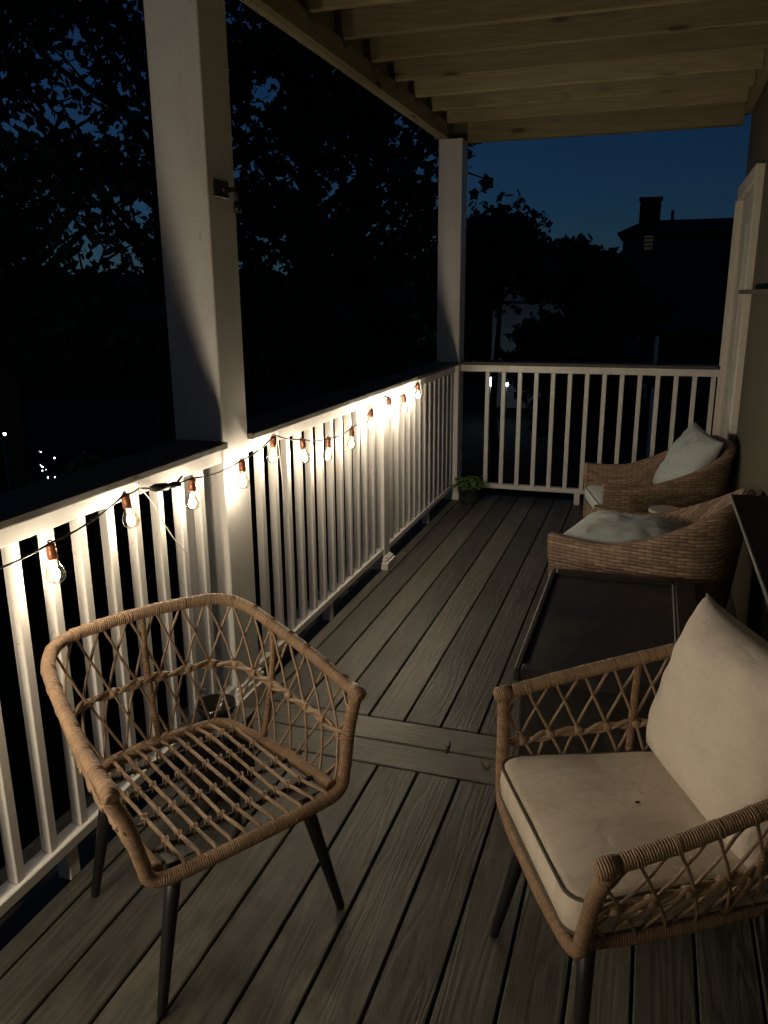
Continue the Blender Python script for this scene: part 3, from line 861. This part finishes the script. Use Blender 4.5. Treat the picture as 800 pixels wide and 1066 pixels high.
pillow(.47, .45, .16, M_['sage'], 'pale sage pillow propped upright in the corner wicker armchair', m2 @ frame((-.175, -.01, .605), (.05, -1, .10), (-.55, 0, 1)), G_, 9.0)

# ------------------------------------------------------------------ black chest, shelf, small tables
t = thing('storage_chest', 'black deck chest with sunken panel top between the chairs', 'storage chest', (-.0575, 2.80, 0))
b = MB(); b.box(-.265, .265, -.47, .43, .03, .405, 1, .008); b.build('body', M_['box'], t)
b = MB(); b.box(-.262, .258, -.47, .43, .4065, .452, 1, .008)
lid = b.build('lid', M_['box'], t)
b = MB()
b.box(-.282, -.262, -.51, .475, .415, .463, 1, .005); b.box(.205, .285, -.51, .475, .415, .465, 1, .006)
b.box(-.2615, .2045, -.51, -.465, .415, .463, 0, .006); b.box(-.2615, .2045, .425, .475, .415, .466, 0, .006)
b.build('lid_frame', M_['box'], lid)
b = MB(); b.box(.196, .2035, -.46, .42, .4525, .4625, 1, .002); b.build('lid_trim', M_['shelf_edge'], lid)
for sx in (-1, 1):
    for sy in (-1, 1):
        b = MB(); b.box(sx * .235 - .02, sx * .235 + .02, sy * .40 - .02, sy * .40 + .02, 0, .0295, 2, .004); b.build('foot', M_['black'], t)

t = thing('wall_shelf', 'black slab shelf with grey edge on the wall behind the cream cushion', 'shelf', (.499, 2.55, .86))
b = MB(); b.box(-.184, -.001, -.55, .60, -.014, 0, 1, .002); b.build('slab', M_['shelf'], t)
b = MB(); b.box(-.1905, -.1845, -.55, .60, -.014, .001, 1, .001); b.build('edge_strip', M_['shelf_edge'], t)
for y in (-.35, .35):
    b = MB(); b.box(-.012, -.001, y - .012, y + .012, -.20, -.015, 2, .002); b.box(-.15, -.0125, y - .012, y + .012, -.026, -.0145, 0, .002); b.build('shelf_bracket', M_['black'], t)

t = thing('side_table', 'small round side table with pale top between the wicker armchairs', 'side table', (.115, 4.17, 0))
b = MB(); b.lathe([(.07, .505), (.08, .511), (.08, .523), (.076, .528)], 32); b.build('table_top', M_['pale'], t)
b = MB(); b.tube([(0, 0, .02), (0, 0, .505)], .016, 10); b.lathe([(.10, 0), (.10, .012), (.03, .02)], 24); b.build('pedestal', M_['black'], t)

# black stand with smoked glass bowl behind the empty chair
t = thing('plant_stand', 'small square black stand holding a smoked glass bowl by the post', 'stand', (-1.265, 2.07, 0))
b = MB(); b.box(-.085, .085, -.085, .085, .03, .235, 2, .006); b.build('cabinet', M_['black'], t)
b = MB(); b.box(-.095, .095, -.095, .095, .2355, .25, 0, .003); b.build('stand_top', M_['black'], t)
for sx in (-1, 1):
    for sy in (-1, 1):
        b = MB(); b.box(sx * .07 - .012, sx * .07 + .012, sy * .07 - .012, sy * .07 + .012, 0, .0295, 2, .002); b.build('foot', M_['black'], t)
b = MB(); b.lathe([(.028, 0), (.045, .008), (.060, .030), (.064, .055), (.061, .056), (.056, .030), (.040, .012), (.005, .010)], 32)
tag(b.build('glass_bowl', M_['smoke'], None, (-1.265, 2.07, .2505)), 'smoked glass bowl on the small black stand by the post', 'bowl')

# potted herb in the corner
t = thing('potted_plant', 'leafy green herb in a charcoal pot by the far post', 'plant', (-1.29, 6.03, 0))
b = MB(); b.lathe([(.062, 0), (.066, .02), (.080, .125), (.084, .127), (.084, .142), (.076, .142), (.072, .125)], 28); pot = b.build('pot', M_['pot'], t)
b = MB(); b.lathe([(.0, .118), (.0735, .122)], 20, capb=False, capt=False); b.build('soil', M_['soil'], pot)
rp = random.Random(8)
bl = MB(); bs = MB()
def leaf(b, base, dirv, L, Wd, up):
    d = Vector(dirv).normalized(); s = d.cross(Vector(up)).normalized(); n = s.cross(d)
    prof = [(0, 0), (.2, .62), (.45, 1), (.7, .8), (.9, .35), (1, 0)]
    for k in range(len(prof) - 1):
        (t0, w0), (t1, w1) = prof[k], prof[k + 1]
        c0 = base + d * (L * t0) + n * (-.25 * L * t0 * t0); c1 = base + d * (L * t1) + n * (-.25 * L * t1 * t1)
        for sg in (1, -1):
            q = [c0, c0 + s * sg * Wd * w0 + n * Wd * w0 * .35, c1 + s * sg * Wd * w1 + n * Wd * w1 * .35, c1]
            if sg < 0: q = q[::-1]
            b.quad(q, smooth=True)
for k in range(34):
    a = rp.uniform(0, 2 * PI); r0 = rp.uniform(0, .05); tilt = rp.uniform(.15, 1.15)
    p0 = Vector((r0 * math.cos(a), r0 * math.sin(a), .12)); L = rp.uniform(.06, .125)
    dv = Vector((math.cos(a) * math.sin(tilt), math.sin(a) * math.sin(tilt), math.cos(tilt)))
    p1 = p0 + dv * L + Vector((0, 0, -.02 * tilt)); bs.tube([p0, p0.lerp(p1, .5) + Vector((0, 0, .008)), p1], .0016, 5)
    for j in range(6):
        aa = a + rp.uniform(-1.6, 1.6); tt = rp.uniform(.35, 1)
        leaf(bl, p0.lerp(p1, tt), (math.cos(aa), math.sin(aa), rp.uniform(-.35, .7)), rp.uniform(.03, .052), rp.uniform(.011, .018), (0, 0, 1))
bs.build('stems', M_['stemg'], t); tag(bl.build('foliage', M_['herb'], t), kind='stuff')

# debris on the deck
def dry(x, y, rz, L, Wd, label, name='dry_leaf'):
    b = MB(); prof = [(-.5, .1), (-.3, .7), (0, 1), (.25, .75), (.5, .05)]
    for k in range(4):
        (t0, w0), (t1, w1) = prof[k], prof[k + 1]
        for sg in (1, -1):
            q = [(L * t0, 0, .004), (L * t0, sg * Wd * w0, .003 + .008 * w0), (L * t1, sg * Wd * w1, .003 + .01 * w1), (L * t1, 0, .004)]
            b.quad(q if sg > 0 else q[::-1], smooth=True)
    b.tube([(L * .5, 0, .004), (L * .75, .004, .003)], .001, 5)
    tag(b.build(name, M_['dryleaf'], None, (x, y, 0.0005), rz), label, 'leaf')
dry(-.45, 2.445, 2.2, .04, .013, 'pale curled dry leaf on the cross boards by the cushioned chair')
b = MB(); b.tube(crom([(-.03, -.008, .004), (-.01, 0, .006), (.015, .002, .004), (.04, .012, .006)], 5), .0025, 6); b.tube([(.0, .001, .005), (.012, .014, .006)], .0015, 5)
tag(b.build('twig', M_['bark'], None, (-.598, 2.512, 0), 1.35), 'small dark twig lying across the gap of the cross boards', 'twig')

# ------------------------------------------------------------------ night garden: trees
LOBES = []
for k in range(10):   # five pointed lobes
    a = PI / 2 + k * PI / 5; rad = (1.0, .6)[k % 2] * (1.0 if k not in (4, 6) else .8)
    LOBES.append((rad * math.cos(a) * .55, rad * math.sin(a) * .55 + .1, 0))
LOBES = np.array(LOBES)
LOZ = np.array([(0, -.5, 0), (.22, -.2, .03), (.26, .1, .03), (0, .55, 0), (-.26, .1, .03), (-.22, -.2, .03)])
def leaf_mesh(name, centers, size, mat, parent, tpl=LOZ, rng=RNG):
    n = len(centers); m = len(tpl)
    q = rng.normal(size=(n, 4)); q /= np.linalg.norm(q, axis=1)[:, None]
    a, b_, c, d = q.T
    R = np.stack([1 - 2 * (c * c + d * d), 2 * (b_ * c - a * d), 2 * (b_ * d + a * c), 2 * (b_ * c + a * d), 1 - 2 * (b_ * b_ + d * d), 2 * (c * d - a * b_), 2 * (b_ * d - a * c), 2 * (c * d + a * b_), 1 - 2 * (b_ * b_ + c * c)], 1).reshape(n, 3, 3)
    sz = size * rng.uniform(.5, 1.6, n)
    V = np.einsum('nij,mj->nmi', R, tpl) * sz[:, None, None] + centers[:, None, :]
    me = bpy.data.meshes.new(name)
    me.vertices.add(n * m); me.vertices.foreach_set('co', V.reshape(-1).astype(np.float32))
    me.loops.add(n * m); me.loops.foreach_set('vertex_index', np.arange(n * m, dtype=np.int32))
    me.polygons.add(n); me.polygons.foreach_set('loop_start', np.arange(0, n * m, m, dtype=np.int32)); me.polygons.foreach_set('loop_total', np.full(n, m, dtype=np.int32))
    me.materials.append(mat); me.update(calc_edges=True); me.validate()
    o = bpy.data.objects.new(name, me); COL.objects.link(o)
    if parent: o.parent = parent
    return o

def tree(name, loc, h, rad, crown0, nl, ls, label, seed, trunk_r=.2, group='dark trees beyond the railing', tpl=LOZ, clump=.45, lean=(0, 0)):
    """trunk with limbs, and leaves gathered in clumps at the ends of the limbs so gaps of sky stay between them"""
    r = random.Random(seed); rng = np.random.default_rng(seed)
    t = thing(name, label, 'tree', loc, 0, group)
    b = MB(); tips = []
    top = Vector((lean[0], lean[1], h * .82))
    tr = [Vector((0, 0, 0)).lerp(top, k / 6) + Vector((r.uniform(-1, 1), r.uniform(-1, 1), 0)) * trunk_r * .5 * (k > 0) for k in range(7)]
    b.tube(crom(tr, 4), [trunk_r * (1 - .82 * i / 24) for i in range(25)], 9)
    nb = max(9, int(h * 2.0))
    for k in range(nb):
        f = crown0 + (1 - crown0) * (k + r.random()) / nb
        base = Vector((0, 0, 0)).lerp(top, min(f, .98))
        a = k * 2.4 + r.uniform(-.5, .5)
        reach = rad * (1 - .55 * max(0, (f - crown0) / (1 - crown0)) ** 1.6) * r.uniform(.7, 1.1)
        el = r.uniform(.1, .75)
        d = Vector((math.cos(a) * math.cos(el), math.sin(a) * math.cos(el), math.sin(el)))
        e = base + d * reach; m = base.lerp(e, .5) + Vector((r.uniform(-.2, .2), r.uniform(-.2, .2), r.uniform(-.1, .3)))
        L = crom([base, m, e], 4); b.tube(L, [trunk_r * .38 * (1 - .85 * i / (len(L) - 1)) for i in range(len(L))], 6)
        for j in range(7):
            q = L[min(len(L) - 1, int(len(L) * (.3 + .1 * j)))]
            dd = Vector((r.uniform(-1, 1), r.uniform(-1, 1), r.uniform(-.5, .8))).normalized()
            e2 = q + dd * reach * r.uniform(.2, .45); mm = q.lerp(e2, .5) + Vector((0, 0, .06 * reach))
            b.tube([q, mm, e2], [trunk_r * .10, trunk_r * .07, trunk_r * .03], 5)
            tips += [e2, mm]
        tips.append(e)
    b.build('trunk', M_['bark'], t)
    T = np.array([tuple(p) for p in tips]); per = rng.integers(0, len(T), nl)
    sub = rng.normal(size=(len(T), 5, 3)) * clump * np.array([1, 1, .6])   # sub-clumps per tip
    C = T[per] + sub[per, rng.integers(0, 5, nl)] * .8 + rng.normal(size=(nl, 3)) * clump * np.array([.42, .42, .28])
    leaf_mesh('crown', C, ls, M_['treeleaf'], t, tpl, rng)
    return t
GZ = -3.2
TREES = [
    # x, y, height, radius, crown start, leaves, leaf size, trunk radius, seed, label
    ((-9.6, 10.2), 11.5, 3.4, .38, 4200, .16, .24, 21, 'dark leafy tree at the left edge, beyond the nearest railing'),
    ((-7.4, 11.4), 12.5, 3.0, .42, 4200, .16, .22, 22, 'tall dark tree rising behind the thick white post'),
    ((-6.2, 14.6), 13.5, 3.6, .36, 5000, .17, .30, 23, 'thick trunked dark tree seen midway between the two tall posts'),
    ((-4.7, 13.2), 11.5, 2.1, .50, 4200, .14, .20, 24, 'dark tree with a high crown just left of the far post'),
    ((-15.5, 16.0), 10, 4.6, .20, 4600, .22, .30, 25, 'broad dark tree farther off at the left edge'),
    ((-13.0, 24.0), 9, 4.6, .20, 4600, .24, .26, 26, 'distant dark tree behind the thick trunked tree'),
    ((-3.40, 18.5), 7.4, 1.25, .74, 4600, .13, .12, 27, 'small rounded dark tree just right of the far post'),
    ((-1.55, 22.0), 6.7, 2.1, .04, 20000, .26, .18, 28, 'dense dark bushy tree in front of the pale house wall'),
    ((-9.4, 30.0), 7.5, 2.4, .2, 2500, .32, .2, 29, 'far dark tree low behind the far post'),
]
for (xy, h, rad, c0, nl, ls, tr_, sd, lab) in TREES:
    tree('deciduous_tree', (xy[0], xy[1], GZ), h, rad, c0, nl, ls, lab, sd, tr_, tpl=LOBES if sd in (22, 23, 24, 27) else LOZ, clump=.30 if sd == 27 else (.36 if sd == 28 else .25))
# far woods on the horizon
n = 9000; ang = RNG.uniform(math.radians(-62), math.radians(22), n); dist = RNG.uniform(52, 60, n)
hh = 3.9 + 2.2 * np.array([mnoise.noise(Vector((a * 9, 1, 0))) + .6 * mnoise.noise(Vector((a * 31, 4, 0))) for a in ang])
zz = GZ + RNG.uniform(0, 1, n) ** .7 * (hh + 2.2)
C = np.stack([dist * np.sin(ang), dist * np.cos(ang), zz], 1)
o = leaf_mesh('far_woods', C, 1.5, M_['treeleaf'], None); tag(o, 'dark band of far woods along the horizon', 'woods', kind='stuff')

# ------------------------------------------------------------------ neighbouring houses
t = thing('neighbour_house', 'pale clapboard house wall showing left of the bushy tree', 'house', (-4.2, 35, GZ))
b = MB(); b.box(-2.45, .9, 0, 6, 0, 4.38); b.build('lower_wall', M_['clap'], t)
b = MB(); b.box(-2.40, .9, .05, 6, 4.46, 6.05); b.build('upper_wall', M_['clap'], t)
b = MB(); b.box(-2.5, .95, -.06, 6, 4.381, 4.459); b.build('band_board', M_['darkhouse'], t)
b = MB(); b.quad([(-2.8, -.3, 6.05), (1.3, -.3, 6.05), (1.3, 3, 6.7), (-2.8, 3, 6.7)]); b.quad([(-2.8, 3, 6.7), (1.3, 3, 6.7), (1.3, 6.3, 6.05), (-2.8, 6.3, 6.05)]); b.quad([(-2.8, -.3, 6.05), (-2.8, 3, 6.7), (-2.8, 6.3, 6.05)]); b.quad([(1.3, -.3, 6.05), (1.3, 6.3, 6.05), (1.3, 3, 6.7)]); b.build('roof', M_['roof'], t)
t = thing('neighbour_house', 'large dark house with brick chimney against the night sky', 'house', (3.2, 40, GZ))
b = MB(); b.box(-4.9, 7, 0, 9, 0, 7.45); b.build('wall', M_['darkhouse'], t)
b = MB()
b.quad([(-5.1, -.3, 7.45), (7.2, -.3, 7.45), (7.2, 2.2, 8.1), (-4.1, 2.2, 8.1)]); b.quad([(-5.1, -.3, 7.45), (-4.1, 2.2, 8.1), (-4.1, 7, 8.1), (-5.1, 9.3, 7.45)])
b.quad([(-4.1, 2.2, 8.1), (7.2, 2.2, 8.1), (7.2, 7, 8.1), (-4.1, 7, 8.1)]); b.box(-5.15, 7.25, -.35, 9.35, 7.33, 7.449)
rf = b.build('roof', M_['roof'], t)
b = MB(); b.box(-4.30, -3.38, 1.0, 1.9, 7.5, 8.92); b.box(-4.36, -3.32, .94, 1.96, 8.921, 9.02); b.build('chimney', M_['chim'], rf)
b = MB(); b.tube([(-2.85, 1.4, 7.7), (-2.85, 1.4, 8.45)], .07, 8); b.build('vent_pipe', M_['roof'], rf)
b = MB(); b.box(-3.98, -3.60, -.03, -.001, 6.62, 7.30); wn = b.build('window', M_['win'], t)
b = MB()
for zz_ in (6.62, 6.80, 6.97, 7.14, 7.28): b.box(-3.98, -3.60, -.05, -.031, zz_, zz_ + .05)
b.build('blind', M_['darkhouse'], wn)
t = thing('neighbour_house', 'low dark garage with white corner post seen over the end railing', 'house', (.9, 21, GZ))
b = MB(); b.box(-.86, 3.0, 0, 5, 0, 3.55); b.build('wall', M_['darkhouse'], t)
b = MB(); b.box(-.95, 3.1, -.25, 5.2, 3.80, 3.90); b.build('roof', M_['roof'], t)
b = MB(); b.box(-.89, -.80, -.13, -.04, 0, 3.79, 2); b.build('corner_post', M_['van'], t)

# street lamp, porch lights, van
def lamp_post(name, loc, h, r, label, cat):
    t = thing(name, label, cat, loc, 0, 'cold white lamps far below the deck')
    b = MB(); b.tube([(0, 0, 0), (0, 0, .15), (0, 0, h - r)], [.07, .035, .03], 8); b.build('pole', M_['black'], t)
    b = MB(); b.lathe([(r * .25, h - r), (r * .8, h - r * .6), (r, h), (r * .8, h + r * .6), (r * .2, h + r)], 12); b.build('lamp_globe', M_['lamp'], t)
    b = MB(); b.lathe([(r * 1.2, h + r * 1.0), (r * .3, h + r * 1.5)], 12); b.build('lamp_hood', M_['black'], t)
lamp_post('garden_lamp', (-5.70, 30.0, GZ), 1.64, .17, 'brightest cold white lamp seen through the end railing', 'lamp')
lamp_post('garden_lamp', (-5.43, 32.0, GZ), 1.33, .07, 'smaller cold white lamp right of the brightest one', 'lamp')
lamp_post('garden_lamp', (-8.61, 9.0, GZ), 2.93, .02, 'small cold lamp low at the left edge beyond the railing', 'lamp')
lamp_post('garden_lamp', (-14.1, 40.0, GZ), 5.36, .07, 'tiny high lamp among the trees between the tall posts', 'lamp')
tree('garden_shrub', (-7.75, 9.25, GZ), 2.75, .75, .05, 2600, .12, 'dark garden shrub carrying tiny white lights beyond the nearest railing', 41, .05, None, clump=.16)
t = thing('fairy_lights', 'cluster of tiny white lights strewn over the dark garden shrub', 'fairy lights', (-7.62, 8.75, -.6))
fp = [(-.20, 0, .17), (-.09, -.1, .18), (.08, -.05, .10), (-.03, -.2, .02), (.015, -.22, .01), (-.12, -.1, 0), (-.01, -.2, -.05), (.03, -.16, -.15), (.07, -.2, -.17), (.11, -.12, -.15), (.05, -.2, -.03)]
b = MB(); b.tube(crom(fp, 4), .003, 5); b.build('wire', M_['cord'], t)
for k, q in enumerate(fp):
    b = MB(); rr_ = .003 + .0045 * ((k * 7) % 5) / 4; b.lathe([(rr_ * .3, -rr_), (rr_, -rr_ * .3), (rr_, rr_ * .3), (rr_ * .3, rr_)], 8); b.build('light_bead', M_['lamp'], t, q)
t = thing('parked_van', 'pale van roof glimpsed through the end railing', 'van', (-1.05, 30.5, GZ))
b = MB(); b.box(-.45, .9, -.9, 2.4, .35, 1.75, 1, .12); b.build('body', M_['van'], t)
b = MB(); b.box(-.38, .83, -.915, -.902, 1.10, 1.5); b.build('rear_window', M_['smoke'], t)
for x in (-.40, .75):
    for y in (-.35, 1.7):
        b = MB(); b.tube([(x, y, .33), (x + .12, y, .33)], .33, 16); b.build('wheel', M_['tyre'], t)

# ------------------------------------------------------------------ render settings
SC.render.engine = 'CYCLES'
SC.cycles.use_denoising = True
SC.cycles.max_bounces = 6; SC.cycles.diffuse_bounces = 3; SC.cycles.glossy_bounces = 3; SC.cycles.transparent_max_bounces = 12
SC.cycles.caustics_reflective = False; SC.cycles.caustics_refractive = False
SC.cycles.sample_clamp_indirect = 6
SC.view_settings.view_transform = 'Standard'; SC.view_settings.look = 'None'
SC.view_settings.exposure = 0.0; SC.view_settings.gamma = 1.0
